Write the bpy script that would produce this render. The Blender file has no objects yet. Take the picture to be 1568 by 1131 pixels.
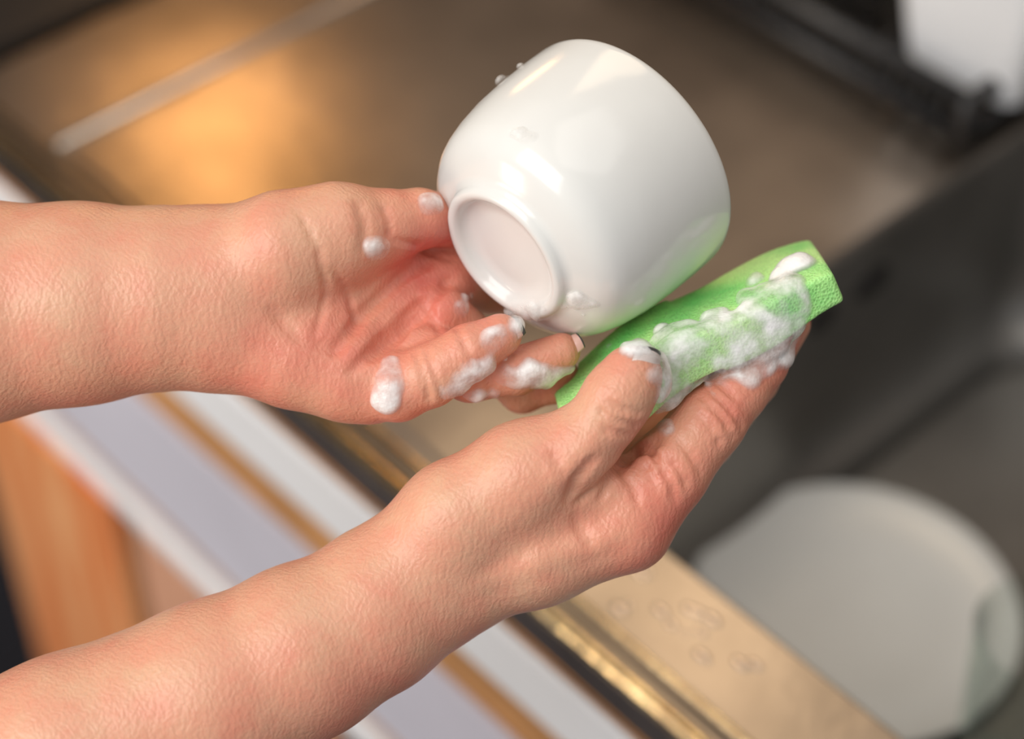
import bpy, bmesh, math, random
import numpy as np
from mathutils import Vector, Matrix
random.seed(4); np.random.seed(4)
S=bpy.context.scene
# ------------------------------------------------------------------ frames
UNIT=1/4355.0                       # modelling unit of the hands group (0.23 mm)
O=np.array([0,0,0.22]); c45=math.sqrt(.5)
R_=np.array([1,0,0.]); U_=np.array([0,c45,c45]); F_=np.array([0,-c45,c45])
def L(u,v,w=0): return np.array([u-784.,565.5-v,w])      # modelling sheet -> local
def W(P):
    P=np.asarray(P,float)*UNIT
    return O+P[...,0:1]*R_+P[...,1:2]*U_+P[...,2:3]*F_

# ------------------------------------------------------------------ materials
def new_mat(name):
    m=bpy.data.materials.new(name); m.use_nodes=True
    nt=m.node_tree; b=nt.nodes['Principled BSDF']; return m,nt,b
def simple(name,col,rough=.5,metal=0.,noise=0.,nscale=20,bump=0.,bscale=200,spec=.5,coat=0.,stretch=None):
    m,nt,b=new_mat(name); n=nt.nodes; l=nt.links
    b.inputs['Roughness'].default_value=rough; b.inputs['Metallic'].default_value=metal
    b.inputs['Specular IOR Level'].default_value=spec; b.inputs['Coat Weight'].default_value=coat
    tc=n.new('ShaderNodeTexCoord'); mp=n.new('ShaderNodeMapping'); l.new(tc.outputs['Object'],mp.inputs['Vector'])
    if stretch: mp.inputs['Scale'].default_value=stretch
    t=n.new('ShaderNodeTexNoise'); t.inputs['Scale'].default_value=nscale; t.inputs['Detail'].default_value=5
    l.new(mp.outputs[0],t.inputs['Vector'])
    r=n.new('ShaderNodeValToRGB'); r.color_ramp.elements[0].position=.3; r.color_ramp.elements[1].position=.7
    c0=[max(0,x*(1-noise)) for x in col]; c1=[min(1,x*(1+noise)) for x in col]
    r.color_ramp.elements[0].color=(*c0,1); r.color_ramp.elements[1].color=(*c1,1)
    l.new(t.outputs['Fac'],r.inputs['Fac']); l.new(r.outputs['Color'],b.inputs['Base Color'])
    if bump:
        t2=n.new('ShaderNodeTexNoise'); t2.inputs['Scale'].default_value=bscale; t2.inputs['Detail'].default_value=4
        l.new(mp.outputs[0],t2.inputs['Vector'])
        bp=n.new('ShaderNodeBump'); bp.inputs['Strength'].default_value=bump; bp.inputs['Distance'].default_value=.001
        l.new(t2.outputs['Fac'],bp.inputs['Height']); l.new(bp.outputs[0],b.inputs['Normal'])
    return m

def skin_mat():
    m,nt,b=new_mat('skin'); n=nt.nodes; l=nt.links
    tc=n.new('ShaderNodeTexCoord')
    at=n.new('ShaderNodeAttribute'); at.attribute_name='red'
    t=n.new('ShaderNodeTexNoise'); t.inputs['Scale'].default_value=45; t.inputs['Detail'].default_value=7; t.inputs['Roughness'].default_value=.65
    l.new(tc.outputs['Object'],t.inputs['Vector'])
    mr=n.new('ShaderNodeMapRange'); mr.inputs['From Min'].default_value=.35; mr.inputs['From Max'].default_value=.65
    mr.inputs['To Min'].default_value=-.18; mr.inputs['To Max'].default_value=.18
    l.new(t.outputs['Fac'],mr.inputs['Value'])
    ad=n.new('ShaderNodeMath'); ad.operation='ADD'; l.new(at.outputs['Fac'],ad.inputs[0]); l.new(mr.outputs[0],ad.inputs[1])
    r=n.new('ShaderNodeValToRGB'); e=r.color_ramp.elements
    e[0].position=0; e[0].color=(.71,.405,.26,1); e[1].position=1; e[1].color=(.66,.14,.105,1)
    k=e.new(.45); k.color=(.72,.285,.19,1)
    l.new(ad.outputs[0],r.inputs['Fac']); l.new(r.outputs['Color'],b.inputs['Base Color'])
    b.inputs['Roughness'].default_value=.40; b.inputs['Specular IOR Level'].default_value=.45
    b.inputs['Subsurface Weight'].default_value=.18; b.inputs['Subsurface Radius'].default_value=(1,.35,.2); b.inputs['Subsurface Scale'].default_value=.0035
    def wav(rot,sc,dist):
        mp=n.new('ShaderNodeMapping'); mp.inputs['Rotation'].default_value=rot; l.new(tc.outputs['Object'],mp.inputs['Vector'])
        w=n.new('ShaderNodeTexWave'); w.inputs['Scale'].default_value=sc; w.inputs['Distortion'].default_value=dist; w.inputs['Detail'].default_value=3; w.inputs['Detail Scale'].default_value=1.6
        l.new(mp.outputs[0],w.inputs['Vector']); return w
    w1=wav((0,.3,.6),130,9); w2=wav((.4,0,-.9),150,9)
    mm=n.new('ShaderNodeMath'); mm.operation='ADD'; l.new(w1.outputs['Fac'],mm.inputs[0]); l.new(w2.outputs['Fac'],mm.inputs[1])
    v=n.new('ShaderNodeTexVoronoi'); v.inputs['Scale'].default_value=1000; l.new(tc.outputs['Object'],v.inputs['Vector'])
    t2=n.new('ShaderNodeTexNoise'); t2.inputs['Scale'].default_value=170; t2.inputs['Detail'].default_value=5
    l.new(tc.outputs['Object'],t2.inputs['Vector'])
    b0=n.new('ShaderNodeBump'); b0.inputs['Strength'].default_value=.22; b0.inputs['Distance'].default_value=.0003; l.new(mm.outputs[0],b0.inputs['Height'])
    b1=n.new('ShaderNodeBump'); b1.inputs['Strength'].default_value=.25; b1.inputs['Distance'].default_value=.0003; l.new(v.outputs['Distance'],b1.inputs['Height'])
    b2=n.new('ShaderNodeBump'); b2.inputs['Strength'].default_value=.28; b2.inputs['Distance'].default_value=.0008; l.new(t2.outputs['Fac'],b2.inputs['Height'])
    l.new(b0.outputs[0],b1.inputs['Normal']); l.new(b1.outputs[0],b2.inputs['Normal']); l.new(b2.outputs[0],b.inputs['Normal'])
    return m
M_skin=skin_mat()

def sponge_mat():
    m,nt,b=new_mat('green_sponge'); n=nt.nodes; l=nt.links
    tc=n.new('ShaderNodeTexCoord')
    t=n.new('ShaderNodeTexNoise'); t.inputs['Scale'].default_value=28; t.inputs['Detail'].default_value=4; l.new(tc.outputs['Object'],t.inputs['Vector'])
    v=n.new('ShaderNodeTexVoronoi'); v.inputs['Scale'].default_value=1000; l.new(tc.outputs['Object'],v.inputs['Vector'])
    r=n.new('ShaderNodeValToRGB'); r.color_ramp.elements[0].color=(.22,.70,.19,1); r.color_ramp.elements[1].color=(.58,.93,.34,1)
    r.color_ramp.elements[0].position=.36; r.color_ramp.elements[1].position=.60
    l.new(t.outputs['Fac'],r.inputs['Fac'])
    pr=n.new('ShaderNodeMapRange'); pr.inputs['From Min'].default_value=.1; pr.inputs['From Max'].default_value=.45; pr.inputs['To Min'].default_value=.78; pr.inputs['To Max'].default_value=1.05
    l.new(v.outputs['Distance'],pr.inputs['Value'])
    mx=n.new('ShaderNodeMix'); mx.data_type='RGBA'; mx.blend_type='MULTIPLY'; mx.inputs[0].default_value=1
    l.new(r.outputs['Color'],mx.inputs[6]); l.new(pr.outputs[0],mx.inputs[7]); l.new(mx.outputs[2],b.inputs['Base Color'])
    bp=n.new('ShaderNodeBump'); bp.inputs['Strength'].default_value=.6; bp.inputs['Distance'].default_value=.0007
    l.new(v.outputs['Distance'],bp.inputs['Height']); l.new(bp.outputs[0],b.inputs['Normal'])
    b.inputs['Roughness'].default_value=.5; b.inputs['Subsurface Weight'].default_value=.25; b.inputs['Subsurface Scale'].default_value=.005
    b.inputs['Subsurface Radius'].default_value=(.4,1,.3)
    return m
def foam_mat():
    m,nt,b=new_mat('soap_foam'); n=nt.nodes; l=nt.links
    tc=n.new('ShaderNodeTexCoord')
    v=n.new('ShaderNodeTexVoronoi'); v.inputs['Scale'].default_value=850; l.new(tc.outputs['Object'],v.inputs['Vector'])
    t=n.new('ShaderNodeTexNoise'); t.inputs['Scale'].default_value=110; t.inputs['Detail'].default_value=5; l.new(tc.outputs['Object'],t.inputs['Vector'])
    r=n.new('ShaderNodeValToRGB'); r.color_ramp.elements[0].color=(.76,.74,.72,1); r.color_ramp.elements[1].color=(.94,.93,.91,1)
    r.color_ramp.elements[0].position=.35; r.color_ramp.elements[1].position=.55
    l.new(t.outputs['Fac'],r.inputs['Fac']); l.new(r.outputs['Color'],b.inputs['Base Color'])
    al=n.new('ShaderNodeMapRange'); al.inputs['From Min'].default_value=.34; al.inputs['From Max'].default_value=.66
    al.inputs['To Min'].default_value=.12; al.inputs['To Max'].default_value=.9
    at=n.new('ShaderNodeAttribute'); at.attribute_name='thick'
    cov=n.new('ShaderNodeAttribute'); cov.attribute_name='film'
    mu=n.new('ShaderNodeMath'); mu.operation='ADD'; mu.use_clamp=True
    m2=n.new('ShaderNodeMath'); m2.operation='MULTIPLY'; m2.use_clamp=True
    l.new(t.outputs['Fac'],al.inputs['Value']); l.new(al.outputs[0],mu.inputs[0]); l.new(at.outputs['Fac'],mu.inputs[1])
    l.new(mu.outputs[0],m2.inputs[0]); l.new(cov.outputs['Fac'],m2.inputs[1]); l.new(m2.outputs[0],b.inputs['Alpha'])
    bp=n.new('ShaderNodeBump'); bp.inputs['Strength'].default_value=.4; bp.inputs['Distance'].default_value=.0003
    l.new(v.outputs['Distance'],bp.inputs['Height']); l.new(bp.outputs[0],b.inputs['Normal'])
    b.inputs['Roughness'].default_value=.25; b.inputs['Subsurface Weight'].default_value=.2; b.inputs['Subsurface Scale'].default_value=.002
    b.inputs['Subsurface Radius'].default_value=(1,1,1)
    return m
def wood_mat():
    m,nt,b=new_mat('orange_wood'); n=nt.nodes; l=nt.links
    tc=n.new('ShaderNodeTexCoord'); mp=n.new('ShaderNodeMapping'); mp.inputs['Scale'].default_value=(14,14,1.3)
    l.new(tc.outputs['Object'],mp.inputs['Vector'])
    t=n.new('ShaderNodeTexNoise'); t.inputs['Scale'].default_value=3; t.inputs['Detail'].default_value=6; t.inputs['Distortion'].default_value=.8
    l.new(mp.outputs[0],t.inputs['Vector'])
    r=n.new('ShaderNodeValToRGB'); r.color_ramp.elements[0].color=(.85,.24,.06,1); r.color_ramp.elements[1].color=(1,.50,.22,1)
    r.color_ramp.elements[0].position=.38; r.color_ramp.elements[1].position=.62
    l.new(t.outputs['Fac'],r.inputs['Fac']); l.new(r.outputs['Color'],b.inputs['Base Color']); b.inputs['Roughness'].default_value=.35
    return m
M_porc=simple('white_porcelain',(.77,.765,.735),.15,noise=.02,nscale=30,bump=.16,bscale=45)
M_sponge=sponge_mat(); M_foam=foam_mat(); M_wood=wood_mat()
M_steel=simple('brushed_steel',(.34,.29,.245),.30,metal=.95,noise=.42,nscale=7,bump=.5,bscale=28)
M_basin=simple('basin_steel',(.25,.24,.225),.35,metal=.85,noise=.28,nscale=8)
M_edge=simple('gold_highlight_steel',(.85,.60,.33),.25,metal=1,noise=.3,nscale=60,bump=.8,bscale=160)  # steel edge with its warm golden highlight put into the colour
M_bead=simple('dark_strip',(.10,.08,.06),.4,metal=.5)  # darker strip between the two gold edge tubes
M_water=simple('water_spot',(.60,.50,.42),.2,metal=.85)
M_nail=simple('finger_nail',(.70,.60,.56),.2,noise=.10,nscale=60,coat=.4)
M_nailpink=simple('finger_nail_pink',(.72,.44,.37),.22,noise=.10,nscale=60,coat=.4)
M_naildark=simple('nail_edge',(.07,.07,.07),.35)
M_black=simple('black_plastic',(.012,.011,.011),.4)
M_white=simple('white_lacquer',(.93,.95,.98),.2,noise=.02)
M_lav=simple('grey_lacquer',(.66,.65,.74),.3,noise=.10,nscale=6)
M_brown=simple('brown_laminate',(.56,.27,.09),.3,noise=.25,nscale=12)
M_pink=simple('beech_door',(.72,.38,.24),.45,noise=.12,nscale=10,stretch=(8,8,1))
M_dark=simple('dark_interior',(.03,.028,.035),.6)
M_wall=simple('wall_paint',(.23,.185,.15),.7,noise=.1,nscale=4)
M_floor=simple('floor_tile',(.08,.08,.11),.5,noise=.2,nscale=5)

# ------------------------------------------------------------------ implicit surfaces
class Field:
    def __init__(s,lo,hi,h):
        s.lo=np.array(lo,float); s.h=h
        s.n=(np.ceil((np.array(hi)-s.lo)/h)).astype(int)+1
        s.D=np.full(s.n,1e3,np.float32)
        s.ax=[ (s.lo[i]+h*np.arange(s.n[i])).astype(np.float32) for i in range(3)]
    def box(s,lo,hi):
        a=np.maximum(np.floor((np.array(lo)-s.lo)/s.h).astype(int),0)
        b=np.minimum(np.ceil((np.array(hi)-s.lo)/s.h).astype(int)+1,s.n)
        sl=tuple(slice(a[i],max(b[i],a[i])) for i in range(3))
        X=s.ax[0][sl[0]][:,None,None]; Y=s.ax[1][sl[1]][None,:,None]; Z=s.ax[2][sl[2]][None,None,:]
        return sl,X,Y,Z
    def mix(s,sl,d,k,sub):
        D=s.D[sl]
        if D.size==0: return
        if sub:
            d=-d; hh=np.maximum(k-np.abs(D-d),0)/k; s.D[sl]=np.maximum(D,d)+hh*hh*k*.25
        else:
            hh=np.maximum(k-np.abs(D-d),0)/k; s.D[sl]=np.minimum(D,d)-hh*hh*k*.25
    def cone(s,a,b,ra,rb,k=12,sub=False):
        a=np.array(a,float); b=np.array(b,float); m=max(ra,rb)+k+3*s.h
        sl,X,Y,Z=s.box(np.minimum(a,b)-m,np.maximum(a,b)+m)
        ba=b-a; q=float(ba@ba)+1e-9
        px,py,pz=X-a[0],Y-a[1],Z-a[2]
        t=np.clip((px*ba[0]+py*ba[1]+pz*ba[2])/q,0,1)
        d=np.sqrt((px-t*ba[0])**2+(py-t*ba[1])**2+(pz-t*ba[2])**2)-(ra+t*(rb-ra))
        s.mix(sl,d.astype(np.float32),k,sub)
    def chain(s,pts,k=12,sub=False):
        for p,q in zip(pts[:-1],pts[1:]):
            s.cone(L(*p[:3]),L(*q[:3]),p[3],q[3],k,sub)
    def ball(s,p,r,k=8,sub=False): s.cone(p,np.array(p)+.01,r,r,k,sub)
    def front(s,u,v):
        p=L(u,v,0); i=int(round((p[0]-s.lo[0])/s.h)); j=int(round((p[1]-s.lo[1])/s.h))
        if not(0<=i<s.n[0] and 0<=j<s.n[1]): return None
        k=np.nonzero(s.D[i,j]<0)[0]
        return None if len(k)==0 else float(s.ax[2][k[-1]])
    def sample(s,V):
        g=(V-s.lo)/s.h; ok=((g>=0)&(g<s.n-1)).all(1); g=np.clip(g,0,s.n-1.001)
        i=g.astype(int); f=g-i; out=np.zeros(len(V))
        for a in (0,1):
            for b in (0,1):
                for c in (0,1):
                    wt=(f[:,0] if a else 1-f[:,0])*(f[:,1] if b else 1-f[:,1])*(f[:,2] if c else 1-f[:,2])
                    out+=wt*np.minimum(s.D[i[:,0]+a,i[:,1]+b,i[:,2]+c],60)
        return np.where(ok,out,60)
    def crease(s,pts,r=7,depth=4,k=6):
        # fold following the skin surface
        P=[]
        for (u0,v0),(u1,v1) in zip(pts[:-1],pts[1:]):
            n=max(2,int(math.hypot(u1-u0,v1-v0)/9))
            for q in range(n): P.append((u0+(u1-u0)*q/n,v0+(v1-v0)*q/n))
        P.append(pts[-1]); Q=[]; N=len(P)
        for i,(u,v) in enumerate(P):
            w=s.front(u,v)
            if w is None: continue
            taper=min(1,.25+2.2*min(i,N-1-i)/N)
            Q.append((u,v,w+s.h*.5+r-depth*taper,r))
        for p,q in zip(Q[:-1],Q[1:]):
            if abs(p[2]-q[2])<30: s.cone(L(*p[:3]),L(*q[:3]),p[3],q[3],k,True)
    def mesh(s):
        D=s.D; sg=D<0
        n=np.array(D.shape)-1
        cnt=np.zeros(n,np.int8)
        offs=[(i,j,k) for i in (0,1) for j in (0,1) for k in (0,1)]
        for o in offs: cnt+=sg[o[0]:o[0]+n[0],o[1]:o[1]+n[1],o[2]:o[2]+n[2]]
        act=(cnt>0)&(cnt<8); I=np.argwhere(act)
        idx=np.full(n,-1,np.int64); idx[act]=np.arange(len(I))
        vals=np.stack([D[I[:,0]+o[0],I[:,1]+o[1],I[:,2]+o[2]] for o in offs],1)
        acc=np.zeros((len(I),3)); c=np.zeros(len(I))
        for a in range(8):
            for b in range(a+1,8):
                oa=np.array(offs[a]); ob=np.array(offs[b])
                if np.abs(oa-ob).sum()!=1: continue
                va=vals[:,a]; vb=vals[:,b]; x=(va<0)!=(vb<0)
                t=np.where(x,va/np.where(x,va-vb,1),0)
                acc+=np.where(x[:,None],oa+t[:,None]*(ob-oa),0); c+=x
        V=s.lo+s.h*(I+acc/c[:,None])
        Q=[]
        for ax in range(3):
            o=[(1,2),(2,0),(0,1)][ax]
            sl0=[slice(None)]*3; sl1=[slice(None)]*3
            sl0[ax]=slice(0,-1); sl1[ax]=slice(1,None)
            E=np.argwhere(sg[tuple(sl0)]!=sg[tuple(sl1)])
            E=E[(E[:,o[0]]>0)&(E[:,o[1]]>0)&(E[:,o[0]]<n[o[0]])&(E[:,o[1]]<n[o[1]])]
            ins=sg[E[:,0],E[:,1],E[:,2]]
            def cell(d0,d1):
                C=E.copy(); C[:,o[0]]+=d0; C[:,o[1]]+=d1; return idx[C[:,0],C[:,1],C[:,2]]
            q=np.stack([cell(-1,-1),cell(0,-1),cell(0,0),cell(-1,0)],1)
            q[~ins]=q[~ins][:,::-1]
            Q.append(q)
        Q=np.concatenate(Q); Q=Q[(Q>=0).all(1)]
        return V,Q
def mk(name,V,Q,mats,parent=None,smooth=True):
    me=bpy.data.meshes.new(name)
    me.from_pydata([tuple(v) for v in V],[],[tuple(int(i) for i in q) for q in Q]); me.update()
    if smooth: me.polygons.foreach_set('use_smooth',[True]*len(me.polygons))
    for m in (mats if isinstance(mats,(list,tuple)) else [mats]): me.materials.append(m)
    ob=bpy.data.objects.new(name,me); S.collection.objects.link(ob)
    if parent: ob.parent=parent
    return ob
def field_obj(name,f,mat,reds=None,base=0.,smooth_it=3,parent=None,attr='red',film=None,fw=9.):
    V,Q=f.mesh()
    e=np.concatenate([Q[:,[0,1]],Q[:,[1,2]],Q[:,[2,3]],Q[:,[3,0]]]); 
    for _ in range(smooth_it):
        acc=np.zeros_like(V)
        for k in range(3):
            acc[:,k]=np.bincount(e[:,0],V[e[:,1],k],len(V))+np.bincount(e[:,1],V[e[:,0],k],len(V))
        c=np.bincount(e[:,0],minlength=len(V))+np.bincount(e[:,1],minlength=len(V))
        V=V*.4+.6*acc/np.maximum(c,1)[:,None]
    ob=mk(name,W(V),Q,mat,parent)
    if reds is not None:
        r=np.full(len(V),float(base))
        for (u,v,w,rad,amp) in reds:
            p=L(u,v,w); d2=((V-p)**2).sum(1); r=r+amp*np.exp(-d2/(rad*rad))
        a=ob.data.attributes.new(attr,'FLOAT','POINT'); a.data.foreach_set('value',np.clip(r,0,1).astype(np.float32))
    if film is not None:      # suds get see-through where the layer is thin
        d=np.min([g.sample(V) for g in film],0)
        a=ob.data.attributes.new('film','FLOAT','POINT'); a.data.foreach_set('value',np.clip(d/fw,0,1).astype(np.float32))
    return ob

# ------------------------------------------------------------------ cup
ph=math.radians(29)
cax=np.array([.763*math.cos(ph),.647*math.cos(ph),-math.sin(ph)]); cax/=np.linalg.norm(cax)
cb=L(768,396,58)
prof_h=[0,6,14,22,30,42,60,90,140,200,260,294]
prof_r=[112,116,120,140,156,172,186,196,205,210,210,209]
e1=np.cross(cax,[0,0,1.]); e1/=np.linalg.norm(e1); e2=np.cross(cax,e1)
def lathe(name,prof,axis,base,x1,x2,mat,seg=128,world=True,parent=None):
    V=[];Q=[]
    n=len(prof)
    for i,(h,r) in enumerate(prof):
        for k in range(seg):
            a=2*math.pi*k/seg; V.append(base+axis*h+(x1*math.cos(a)+x2*math.sin(a))*r)
    for i in range(n-1):
        for k in range(seg):
            a=i*seg+k; b=i*seg+(k+1)%seg; Q.append((a,b,b+seg,a+seg))
    V=np.array(V)
    ob=mk(name,W(V) if world else V,Q,mat,parent)
    bm=bmesh.new(); bm.from_mesh(ob.data); bmesh.ops.remove_doubles(bm,verts=bm.verts,dist=2e-6)
    bmesh.ops.recalc_face_normals(bm,faces=bm.faces); bm.to_mesh(ob.data); bm.free()
    return ob
outer=[(22,.001),(22,60),(20,88),(10,94),(2,98),(0,103),(0,108),(3,113),(10,116),(15,119),(20,130),(25,144),(28,149),(31,156),(42,172),(58,184),(75,191),(100,198),(140,205),(190,209),(240,210.5),(280,210),(288,209),(293,207),(295,204),(293,200),(286,199),(200,198),(140,193),(90,180),(60,157),(45,120),(40,60),(40,.001)]
cup=lathe('white_cup',outer,cax,cb,e1,e2,M_porc)
def cup_d(X,Y,Z):
    px,py,pz=X-cb[0],Y-cb[1],Z-cb[2]
    h=px*cax[0]+py*cax[1]+pz*cax[2]
    r=np.sqrt(np.maximum(px*px+py*py+pz*pz-h*h,0))
    Rr=np.interp(np.clip(h,0,294),prof_h,prof_r)
    return np.maximum(r-Rr,np.maximum(-h,h-294))

# ------------------------------------------------------------------ sponge
sL=np.array([.88,.49,-.10]); sL/=np.linalg.norm(sL)
sC=np.array([.04,-.40,.90]); sC-=sL*(sC@sL); sC/=np.linalg.norm(sC)
sN=np.cross(sC,sL)
if sN[1]<0: sN=-sN
sc=L(1066,509,-22)
SF=Field(L(780,720,-260),L(1370,290,170),3.2)
sl,X,Y,Z=SF.box(SF.lo,SF.lo+SF.h*(SF.n-1))
px,py,pz=X-sc[0],Y-sc[1],Z-sc[2]
l_=px*sL[0]+py*sL[1]+pz*sL[2]; c_=px*sC[0]+py*sC[1]+pz*sC[2]; n_=px*sN[0]+py*sN[1]+pz*sN[2]
n_=n_+np.where(l_>0,.00020,.00055)*(l_**2)+5*np.sin(l_*.025)+.0007*c_*c_*(l_>0)
hn=np.where(l_>100,35-(l_-100)*.08,35); hc,rr=92,6
qx=np.abs(l_+.22*c_+6)-(238-rr); qy=np.abs(c_)-(hc-rr); qz=np.abs(n_)-(hn-rr)
d=np.sqrt(np.maximum(qx,0)**2+np.maximum(qy,0)**2+np.maximum(qz,0)**2)+np.minimum(np.maximum(qx,np.maximum(qy,qz)),0)-rr
SF.D[sl]=d.astype(np.float32)
SF.mix(sl,(cup_d(X,Y,Z)-1).astype(np.float32),6,True)

# ------------------------------------------------------------------ right hand (back of hand towards viewer)
RF=Field(np.minimum(L(-560,1480,-300),L(1290,430,230)),np.maximum(L(-560,1480,-300),L(1290,430,230)),3.5)
RF.chain([(-560,1440,40,200),(-80,1245,45,172),(120,1155,40,158),(330,1062,30,143),(470,992,20,130),(560,945,10,116),(630,905,0,100)],26)
RF.chain([(590,930,-5,106),(690,880,-10,88),(820,845,5,76),(955,803,10,72)],40)      # index ray
RF.chain([(600,920,-40,92),(760,850,-60,80),(930,800,-75,66)],30)
RF.chain([(600,910,-60,85),(740,820,-110,75),(890,780,-145,60)],30)
RF.chain([(610,895,-70,75),(730,800,-150,66),(840,760,-200,54)],30)
RF.chain([(600,890,8,90),(700,790,38,80),(800,725,58,74),(882,680,80,62)],44)         # thumb metacarpal
RF.chain([(760,800,0,80),(860,760,5,75),(930,775,5,60)],30)
RF.chain([(860,720,25,60),(955,752,20,52)],26)                                         # web
RF.chain([(690,840,78,9),(780,770,98,10),(850,715,122,9),(900,672,134,6)],26)          # tendons
RF.chain([(700,890,66,8),(820,850,72,9),(930,812,72,8)],26)
# thumb
RF.chain([(878,685,82,58),(922,636,98,50),(940,607,104,52),(957,582,106,47),(962,572,106,42)],12)
# index
RF.chain([(958,800,10,72),(1020,722,15,62),(1085,645,12,54)],14)
RF.chain([(1085,645,12,55),(1130,598,-5,46),(1165,555,-20,43),(1195,505,-35,38),(1205,490,-38,35)],12)
# middle, ring, little behind sponge
RF.chain([(930,800,-75,64),(1085,672,-95,50),(1165,580,-115,42),(1222,492,-110,36)],10)
RF.chain([(890,780,-150,58),(1040,685,-190,47),(1120,590,-205,40),(1165,500,-190,34)],10)
RF.chain([(840,760,-205,52),(960,700,-245,42),(1030,630,-255,35),(1075,570,-240,30)],10)
# folds
RF.crease([(1003,668),(975,682),(945,705),(925,732)],11,11,10)
for c in [[(965,690),(985,712),(1002,745)],[(985,682),(1006,702),(1020,730)],[(945,715),(965,740),(975,775)],[(930,735),(915,760)],[(905,745),(880,765)],
          [(1068,605),(1096,632),(1120,668)],[(1082,594),(1108,620),(1134,652)],[(1052,622),(1080,650),(1100,682)],[(1096,585),(1120,606)],
          [(900,640),(925,655),(960,665)],[(905,622),(930,640),(968,650)],[(912,606),(938,622),(972,632)],
          [(1010,690),(1032,712),(1050,745)],[(1000,700),(1022,735),(1030,765)],[(1030,668),(1052,692),(1070,722)]]:
    RF.crease(c,6,3.2,5)
for c in [[(845,690),(860,720)],[(880,790),(905,830)],[(905,700),(880,730),(870,760)]]:
    RF.crease(c,9,.6,9)
reds=[(965,560,90,65,.25),(1010,720,60,80,.14),(1100,620,50,80,.25),(1190,520,0,90,.5),(1030,780,60,80,.35),(960,850,40,70,.2),(900,690,120,60,.12),(560,1080,60,120,.25),(400,1190,60,140,.2),(700,990,40,80,.15),(790,800,80,60,.1)]
rh=field_obj('hand_with_forearm',RF,M_skin,reds,.18,2)

# ------------------------------------------------------------------ left hand (palm towards viewer)
LF=Field(np.minimum(L(-560,760,-280),L(960,230,200)),np.maximum(L(-560,760,-280),L(960,230,200)),3.5)
LF.chain([(-560,505,-30,195),(-60,478,-25,172),(120,464,-20,152),(250,456,-15,137),(340,455,-20,128)],26)
LF.chain([(330,450,-20,122),(430,440,-35,105),(560,430,-75,75),(640,420,-95,58)],40)
LF.chain([(340,465,-25,118),(470,480,-45,90),(560,480,-70,70),(640,470,-90,56)],34)
LF.chain([(350,480,-20,108),(480,520,-20,80),(560,535,-35,66),(610,525,-45,58)],34)
LF.chain([(340,485,-12,106),(450,545,5,72),(540,575,5,66),(575,590,5,55)],36)
LF.chain([(340,425,-8,104),(440,385,36,84),(520,360,32,72),(590,348,8,56)],32)   # thenar / thumb mc
LF.chain([(590,346,8,54),(640,334,-15,45),(680,332,-50,40),(735,345,-120,36)],14)
# index & middle pads rising to the cup
LF.chain([(600,430,-60,46),(680,425,-95,48),(740,430,-170,44),(820,440,-235,40),(900,450,-240,34)],12)
LF.chain([(600,485,-50,50),(670,480,-50,46),(730,530,-90,44),(800,598,-105,36),(850,588,-85,30),(862,573,-80,27)],10)
# ring
LF.chain([(600,530,-25,56),(665,548,-5,46),(720,572,0,43),(790,568,2,37),(860,538,0,29)],9)
# little (nearest)
LF.chain([(560,580,10,60),(610,592,30,52),(660,575,44,47),(720,538,52,41),(766,514,50,33)],9)
for c in [[(545,570),(590,520),(635,475),(690,425)],[(575,545),(620,505),(660,470)],[(520,540),(560,480),(610,430),(660,395)]]:
    LF.crease(c,9,7,8)
for c in [[(470,330),(500,390),(508,450),(490,520)],[(600,372),(640,378),(690,392)],[(655,535),(668,570),(685,610)],[(700,500),(715,530),(730,560)],
          [(640,540),(655,580),(662,618)],[(735,548),(748,575),(755,602)],[(610,560),(625,600)],[(640,455),(660,480),(676,510)],[(590,318),(602,345),(600,372)],[(520,420),(540,455),(548,500)]]:
    LF.crease(c,6,3.0,5)
for c in [[(560,320),(570,350),(568,385)],[(430,480),(470,520),(520,535)]]:
    LF.crease(c,9,.9,9)
reds=[(690,390,0,75,.55),(640,400,0,80,.25),(740,540,40,70,.3),(590,590,40,80,.3),(660,490,0,80,.25),(870,570,-30,60,.5),(600,350,0,60,.2),(450,540,60,80,.25),(540,500,50,80,.15),(440,360,90,50,.1),(390,560,30,60,.15)]
lh=field_obj('hand_with_forearm.001',LF,M_skin,reds,.21,2)
# the soft sponge yields to the fingers pressing on it
for f in (RF,LF):
    lo=np.maximum(f.lo,SF.lo); hi=np.minimum(f.lo+f.h*(f.n-1),SF.lo+SF.h*(SF.n-1))
    a=np.ceil((lo-SF.lo)/SF.h).astype(int); b=np.floor((hi-SF.lo)/SF.h).astype(int)+1
    g=[((SF.ax[i][a[i]:b[i]]-f.lo[i])/f.h) for i in range(3)]
    gi=[np.clip(np.round(x).astype(int),0,f.n[i]-1) for i,x in enumerate(g)]
    sub=f.D[np.ix_(*gi)]
    sl=tuple(slice(a[i],b[i]) for i in range(3)); SF.mix(sl,sub,6,True)
sponge=field_obj('green_sponge',SF,M_sponge,smooth_it=3)

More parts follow.
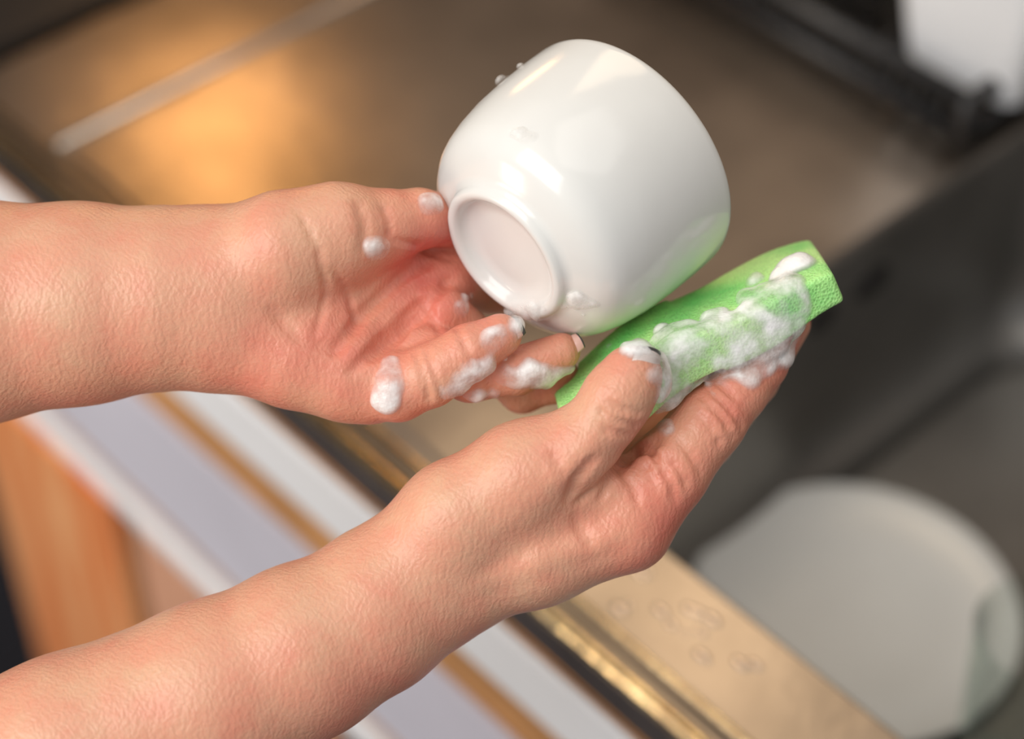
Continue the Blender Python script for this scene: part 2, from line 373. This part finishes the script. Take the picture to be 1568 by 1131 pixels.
# ------------------------------------------------------------------ nails
def nail(name,c,axis,nor,ln,wd,parent,rows=1,mat=M_nail):
    c=np.array(c,float); ax=np.array(axis,float); ax/=np.linalg.norm(ax)
    no=np.array(nor,float); no-=ax*(no@ax); no/=np.linalg.norm(no); si=np.cross(ax,no)
    V=[];Q=[];n=14
    for i in range(n+1):
        for j in range(n+1):
            s=i/n*2-1; t=j/n*2-1
            w=wd*(1-.25*max(-s,0)**2-.18*max(s,0)**3)
            V.append(c+ax*(s*ln)+ax*(-.18*ln*t*t*(1 if s>0 else .4))+si*(t*w)+no*(-.45*wd*t*t-.10*ln*s*s))
    for i in range(n):
        for j in range(n): a=i*(n+1)+j; Q.append((a,a+1,a+n+2,a+n+1))
    ob=mk(name,W(np.array(V)),Q,[mat,M_naildark],parent)
    for p in ob.data.polygons:
        if p.index//n>=n-rows: p.material_index=1
    m=ob.modifiers.new('s','SOLIDIFY'); m.thickness=.0005; m.offset=0
    return ob
nail('thumb_nail',L(986,569,136),(.35,.80,-.15),(.66,-.1,.70),35,30,rh)
nail('little_nail',L(782,506,69),(.75,.5,.15),(.45,.5,.75),19,17,lh,2,M_nailpink)
nail('ring_nail',L(876,526,15),(.8,.55,.1),(.5,.6,.6),16,15,lh,1,M_nailpink)

# ------------------------------------------------------------------ foam
CF=Field(L(600,560,-200),L(1180,0,250),5)
sl,X,Y,Z=CF.box(CF.lo,CF.lo+CF.h*(CF.n-1)); CF.D[sl]=cup_d(X,Y,Z).astype(np.float32)
FF=Field(L(540,700,-200),L(1320,60,220),2.6)
def top(u,v,fs):
    w=[f.front(u,v) for f in fs]; w=[x for x in w if x is not None]
    return max(w) if w else None
allf=[SF,RF,LF]
def patch(u,v,su,sv,n,r,fs=allf,sink=.80,ang=0,sp=.55,T=None):
    ca,sa=math.cos(math.radians(ang)),math.sin(math.radians(ang))
    for _ in range(n):
        a=random.gauss(0,sp)*su; b=random.gauss(0,sp)*sv
        uu=u+a*ca-b*sa; vv=v+a*sa+b*ca; w=top(uu,vv,fs)
        if w is None: continue
        q=r*random.uniform(.5,1.15); (T or FF).ball(L(uu,vv,w-q*sink),q,12)
for (u,v,w,r) in [(1238,420,-10,27),(1218,412,-5,22),(1254,438,-20,22),(1232,450,-10,24),(1204,440,-2,20),(1216,474,-15,22),(1190,464,8,17),(1228,400,-15,14),(1258,456,-28,12),(1198,495,0,16)]:
    FF.ball(L(u,v,w),r,14)
patch(1195,450,38,30,44,17,ang=-45,sink=.75)
patch(1165,495,44,28,80,17,ang=-40,sink=.76)
patch(1115,522,54,26,90,16,ang=-22,sink=.8)
patch(1055,538,56,30,100,16,ang=-20,sink=.82)
patch(1024,578,26,44,90,15,ang=20,sink=.82)
patch(1145,550,30,50,110,16,ang=40,sink=.8)
patch(1180,515,26,36,60,15,sink=.8)
patch(972,540,28,10,34,10,sink=.82)
patch(1018,655,10,8,10,8,sink=.75)
patch(600,590,12,32,60,13,ang=15,sink=.78); patch(577,385,12,9,24,11,sink=.75); patch(656,316,12,8,20,10,sink=.84)
patch(812,572,36,12,60,12,sink=.8); patch(732,560,34,13,36,9,ang=-28,sink=.86); patch(757,516,24,8,26,9,ang=-20,sink=.84); patch(788,504,7,11,12,8,sink=.8)
patch(690,590,34,11,26,8,ang=-20,sink=.86); patch(735,600,20,8,14,8,sink=.85); patch(455,540,8,6,10,7,sink=.85)
patch(700,470,10,20,14,8,ang=30,sink=.88)
thick=[(1230,430,-5,48,.9),(600,590,60,22,.5),(1165,500,20,40,.40),(577,385,90,12,.4),(656,316,30,12,.4),(815,570,30,26,.3),(1120,520,30,35,.30),(1010,560,60,40,.10)]
foam=field_obj('soap_foam',FF,M_foam,thick,.0,2,attr='thick',film=[SF,RF,LF],fw=8.)
# a few suds on the cup's foot and rim side
DF=Field(L(660,540,-160),L(1140,60,200),2.6)
patch(805,474,26,12,34,8,[CF],.78,T=DF); patch(768,118,12,5,10,6,[CF],.75,T=DF); patch(793,99,8,4,8,5,[CF],.75,T=DF)
patch(880,462,22,14,22,8,[CF],.86,T=DF); patch(800,226,26,10,14,7,[CF],.88,ang=15,T=DF)
drops=field_obj('thin_suds',DF,M_foam,[(805,474,60,30,.1)],0.,2,attr='thick',film=[CF],fw=9.,parent=cup)

# ------------------------------------------------------------------ kitchen (A along the counter front, B into the counter)
ang=math.atan2(-.738,.675)
KM=Matrix.Rotation(ang,4,'Z')
def kobj(name,bm,mat,parent=None):
    me=bpy.data.meshes.new(name); bm.to_mesh(me); bm.free()
    for m in (mat if isinstance(mat,list) else [mat]): me.materials.append(m)
    ob=bpy.data.objects.new(name,me); S.collection.objects.link(ob)
    if parent: ob.parent=parent
    else: ob.matrix_world=KM
    return ob
def bbox(bm,a0,a1,b0,b1,z0,z1,bev=.003,mi=0):
    r=bmesh.ops.create_cube(bm,size=1); vs=r['verts']
    for v in vs: v.co=Vector(((a0+a1)/2+v.co.x*(a1-a0),(b0+b1)/2+v.co.y*(b1-b0),(z0+z1)/2+v.co.z*(z1-z0)))
    fs=set(f for v in vs for f in v.link_faces)
    for f in fs: f.material_index=mi
    if bev:
        es=list(set(e for v in vs for e in v.link_edges)); bmesh.ops.bevel(bm,geom=es,offset=bev,segments=2,affect='EDGES',material=mi)
def tube(bm,p,q,r,mi=0,seg=12):
    p=Vector(p);q=Vector(q);d=q-p
    rot=d.to_track_quat('Z','Y').to_matrix().to_4x4(); M=Matrix.Translation((p+q)/2)@rot
    x=bmesh.ops.create_cone(bm,cap_ends=True,segments=seg,radius1=r,radius2=r,depth=d.length,matrix=M)
    for f in set(f for v in x['verts'] for f in v.link_faces): f.material_index=mi; f.smooth=True
def empty(name):
    e=bpy.data.objects.new(name,None); S.collection.objects.link(e); e.matrix_world=KM; return e

bm=bmesh.new()
A0,A1,B0,B1=-.11,.36,.12,.54; OA0,OA1,OB0,OB1=-.56,.62,.055,.68
def rr_loop(a0,a1,b0,b1,r,z,n=8):
    pts=[]
    for cx,cy,s in [(a1-r,b1-r,0),(a0+r,b1-r,90),(a0+r,b0+r,180),(a1-r,b0+r,270)]:
        for k in range(n+1):
            t=math.radians(s+90*k/n); pts.append((cx+r*math.cos(t),cy+r*math.sin(t),z))
    return pts
levels=[(0,0,.035),(.002,-.0015,.034),(.004,-.006,.033),(.010,-.10,.035),(.014,-.128,.04),(.024,-.143,.045),(.040,-.150,.05)]
loops=[]
for ins,z,r in levels: loops.append([bm.verts.new(p) for p in rr_loop(A0+ins,A1-ins,B0+ins,B1-ins,r,z)])
for i in range(len(loops)-1):
    n=len(loops[i])
    for k in range(n):
        f=bm.faces.new((loops[i][k],loops[i+1][k],loops[i+1][(k+1)%n],loops[i][(k+1)%n])); f.material_index=1; f.smooth=True
f=bm.faces.new(loops[-1]); f.material_index=1
corn=[bm.verts.new((A1,B1,0)),bm.verts.new((A0,B1,0)),bm.verts.new((A0,B0,0)),bm.verts.new((A1,B0,0))]
for q in range(4):
    for k in range(8): bm.faces.new((corn[q],loops[0][q*9+k],loops[0][q*9+k+1]))
for (x0,x1,y0,y1) in [(OA0,A0,OB0,OB1),(A1,OA1,OB0,OB1),(A0,A1,OB0,B0),(A0,A1,B1,OB1)]:
    bm.faces.new([bm.verts.new(p) for p in [(x0,y0,0),(x1,y0,0),(x1,y1,0),(x0,y1,0)]])
bm.faces.new([bm.verts.new(p) for p in [(OA0,OB0,-.03),(OA1,OB0,-.03),(OA1,OB0,0),(OA0,OB0,0)]])
bm.normal_update()
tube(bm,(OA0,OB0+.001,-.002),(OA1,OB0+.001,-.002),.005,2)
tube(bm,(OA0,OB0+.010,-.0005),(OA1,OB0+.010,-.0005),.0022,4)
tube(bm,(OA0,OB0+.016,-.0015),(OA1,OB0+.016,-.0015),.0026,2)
tube(bm,(-.47,.078,.0),(-.47,OB1,.0),.004,0); tube(bm,(-.47,.080,0),(-.12,.080,0),.002,0)
for (x_,y_,r_,sx,mi) in [(A0+.006,.368,.010,.016,3),(A0+.006,.325,.010,.012,3)]:
    x=bmesh.ops.create_uvsphere(bm,u_segments=16,v_segments=8,radius=1,matrix=Matrix.Translation((x_,y_,-.036))@Matrix.Diagonal((.003,sx,r_,1)))
    for f in set(f for v in x['verts'] for f in v.link_faces): f.material_index=mi
for _ in range(16):       # water beads on the front rim
    x_=random.gauss(.0,.022); y_=random.uniform(.080,.110); r_=random.uniform(.0012,.003)
    x=bmesh.ops.create_uvsphere(bm,u_segments=12,v_segments=8,radius=1,matrix=Matrix.Translation((x_,y_,0))@Matrix.Diagonal((r_*1.8,r_,r_*.25,1)))
    for f in set(f for v in x['verts'] for f in v.link_faces): f.material_index=5; f.smooth=True
sink=kobj('kitchen_sink',bm,[M_steel,M_basin,M_edge,M_black,M_bead,M_water])

cab=empty('base_cabinet')
def part(name,args,mat,bev=.003):
    bm=bmesh.new(); bbox(bm,*args,bev); return kobj(name,bm,mat,cab)
part('carcass',(-.64,.62,.075,.68,-.9,-.16),M_dark,0)  # closed block; shade of the open cabinet interior is its dark colour
part('apron',(-.64,.62,.060,.074,-.264,-.006),M_brown,.001)
part('handle_rail',(-.64,.62,.054,.0595,-.088,-.042),M_white,.002)
part('drawer_front',(-.64,.62,.055,.0595,-.232,-.128),M_lav,.001)
part('drawer_pull',(-.64,-.05,.050,.0595,-.262,-.244),M_white,.003)
part('wood_stile',(-.635,-.449,.050,.074,-.88,-.268),M_wood,.004)
part('door_panel',(-.430,-.22,.055,.074,-.88,-.268),M_pink,.004)
part('plinth',(-.64,.62,.10,.12,-.9,-.88),M_dark,0)

bm=bmesh.new(); bbox(bm,-1.15,-.565,.06,.68,-.005,.006,.003)
for (x,y) in [(-.72,.22),(-.72,.5),(-1.0,.22),(-1.0,.5)]:
    bmesh.ops.create_cone(bm,cap_ends=True,segments=32,radius1=.08,radius2=.075,depth=.006,matrix=Matrix.Translation((x,y,.008)))
bbox(bm,-1.15,-.645,.075,.68,-.9,-.005,0)
kobj('cooktop_oven',bm,M_black)

# plate
C=np.array(KM@Vector((-.006,.258,0)))
pl=[(.0,.0001),(.0,.055),(-.001,.057),(.0008,.062),(.004,.080),(.0065,.0885),(.0077,.090),(.0085,.0885),(.0062,.079),(.0033,.060),(.003,.05),(.0028,.0001)]
lathe('dinner_plate',pl,np.array([0,0,1.]),np.array([C[0],C[1],-.1488]),np.array([1.,0,0]),np.array([0,1.,0]),simple('plate_glaze',(.74,.74,.71),.18,noise=.05,nscale=12,bump=.35,bscale=25),96,False)
# glass tumbler
G=np.array(KM@Vector((.112,.236,0)))
gm=bpy.data.materials.new('clear_glass'); gm.use_nodes=True; nt=gm.node_tree; nt.nodes.clear()
o=nt.nodes.new('ShaderNodeOutputMaterial'); mx=nt.nodes.new('ShaderNodeMixShader'); tr=nt.nodes.new('ShaderNodeBsdfTransparent'); gs=nt.nodes.new('ShaderNodeBsdfGlossy'); lw=nt.nodes.new('ShaderNodeLayerWeight')
pw=nt.nodes.new('ShaderNodeMath'); pw.operation='POWER'; pw.inputs[1].default_value=3
lw.inputs['Blend'].default_value=.5
tr.inputs[0].default_value=(.95,.975,.965,1); gs.inputs['Roughness'].default_value=.06; gs.inputs['Color'].default_value=(.75,.85,.83,1)
nt.links.new(lw.outputs['Facing'],pw.inputs[0]); nt.links.new(pw.outputs[0],mx.inputs[0]); nt.links.new(tr.outputs[0],mx.inputs[1]); nt.links.new(gs.outputs[0],mx.inputs[2]); nt.links.new(mx.outputs[0],o.inputs[0])
gl=[(0,.0001),(0,.022),(.003,.025),(.06,.029),(.116,.033),(.1185,.0336),(.1205,.0325),(.1185,.0308),(.116,.0305),(.06,.0265),(.014,.0225),(.010,.018),(.009,.0001)]
lathe('glass_tumbler',gl,np.array([0,0,1.]),np.array([G[0],G[1],-.149]),np.array([1.,0,0]),np.array([0,1.,0]),gm,64,False)

# dish rack
bm=bmesh.new(); ra0,ra1,rb0,rb1=-.42,-.12,.455,.66
for z in (.012,.036):
    for p,q in [((ra0,rb0),(ra1,rb0)),((ra1,rb0),(ra1,rb1)),((ra1,rb1),(ra0,rb1)),((ra0,rb1),(ra0,rb0))]:
        tube(bm,(*p,z),(*q,z),.005)
for x in (ra0,ra1):
    for y in (rb0,rb1): tube(bm,(x,y,.0005),(x,y,.039),.006)
k=ra0+.015
while k<ra1-.01:
    tube(bm,(k,rb0,.012),(k,rb1,.012),.004); tube(bm,(k,rb0,.012),(k,rb0,.036),.003); tube(bm,(k,rb1,.012),(k,rb1,.036),.003)
    if k<-.21:
        for y in (rb0+.04,rb0+.09,rb0+.14): tube(bm,(k,y,.012),(k,y+.01,.075),.004)
    k+=.018
bbox(bm,ra0+.01,ra1-.01,rb0+.008,rb1-.008,.003,.007,.001)
kobj('dish_rack',bm,M_black)
bm=bmesh.new(); lv=[(.036,.018,.010),(.040,.022,.012),(.058,.135,.018),(.054,.135,.016),(.036,.026,.010)]
lp=[]
for hw,z,r in lv: lp.append([bm.verts.new(p) for p in rr_loop(-.148-hw,-.148+hw,.520-hw,.520+hw,r,z)])
for i in range(len(lp)-1):
    n=len(lp[i])
    for k in range(n): bm.faces.new((lp[i][k],lp[i][(k+1)%n],lp[i+1][(k+1)%n],lp[i+1][k]))
bm.faces.new(lp[0][::-1]); bm.faces.new(lp[-1]); bmesh.ops.recalc_face_normals(bm,faces=bm.faces)
kobj('white_container',bm,M_white)

# room
bm=bmesh.new(); bbox(bm,-2.2,1.6,.69,.75,-.9,1.8,0); kobj('wall_back',bm,M_wall)
bm=bmesh.new(); bbox(bm,-2.2,1.6,-2.2,.75,-.95,-.9,0); kobj('floor',bm,M_floor)
bm=bmesh.new(); bbox(bm,-2.26,-2.2,-2.2,.75,-.9,1.8,0); kobj('wall_left',bm,M_wall)

# ------------------------------------------------------------------ lights
def area(name,loc,target,size,power,col):
    ld=bpy.data.lights.new(name,'AREA'); ld.size=size; ld.energy=power; ld.color=col
    o=bpy.data.objects.new(name,ld); S.collection.objects.link(o); o.location=loc
    o.rotation_euler=(Vector(target)-Vector(loc)).to_track_quat('-Z','Y').to_euler(); return o
area('window_light',(-1.1,-.8,1.45),(0,0,.1),1.3,30,(1,.98,.955))
area('ceiling_light',(.4,.1,1.8),(0,.1,.1),1.2,7,(1,.95,.88))
area('warm_lamp',(-.26,.88,.42),(-.16,.40,0),.12,.50,(1,.50,.16))
area('warm_rim_fill',(.134,.66,.80),(.06,.05,0),.35,1.3,(1,.76,.50))  # added fill, placed so its reflection brightens the steel front rim
area('low_warm_fill',(-1.1,-.35,.25),(-.27,.37,-.35),.3,3.5,(1,.82,.62))  # added fill aimed at the wood stile to brighten it
w=bpy.data.worlds.new('world'); S.world=w; w.use_nodes=True
w.node_tree.nodes['Background'].inputs[0].default_value=(.83,.83,.84,1); w.node_tree.nodes['Background'].inputs[1].default_value=.42
# ------------------------------------------------------------------ camera
cd=bpy.data.cameras.new('camera'); cam=bpy.data.objects.new('camera',cd); S.collection.objects.link(cam)
cam.location=Vector(O+F_*.70); cam.rotation_euler=(math.radians(45),0,0)
cd.lens=70; cd.sensor_width=36; cd.clip_start=.02
cd.dof.use_dof=True; cd.dof.focus_distance=.685; cd.dof.aperture_fstop=3.2
S.camera=cam
S.view_settings.view_transform='Standard'
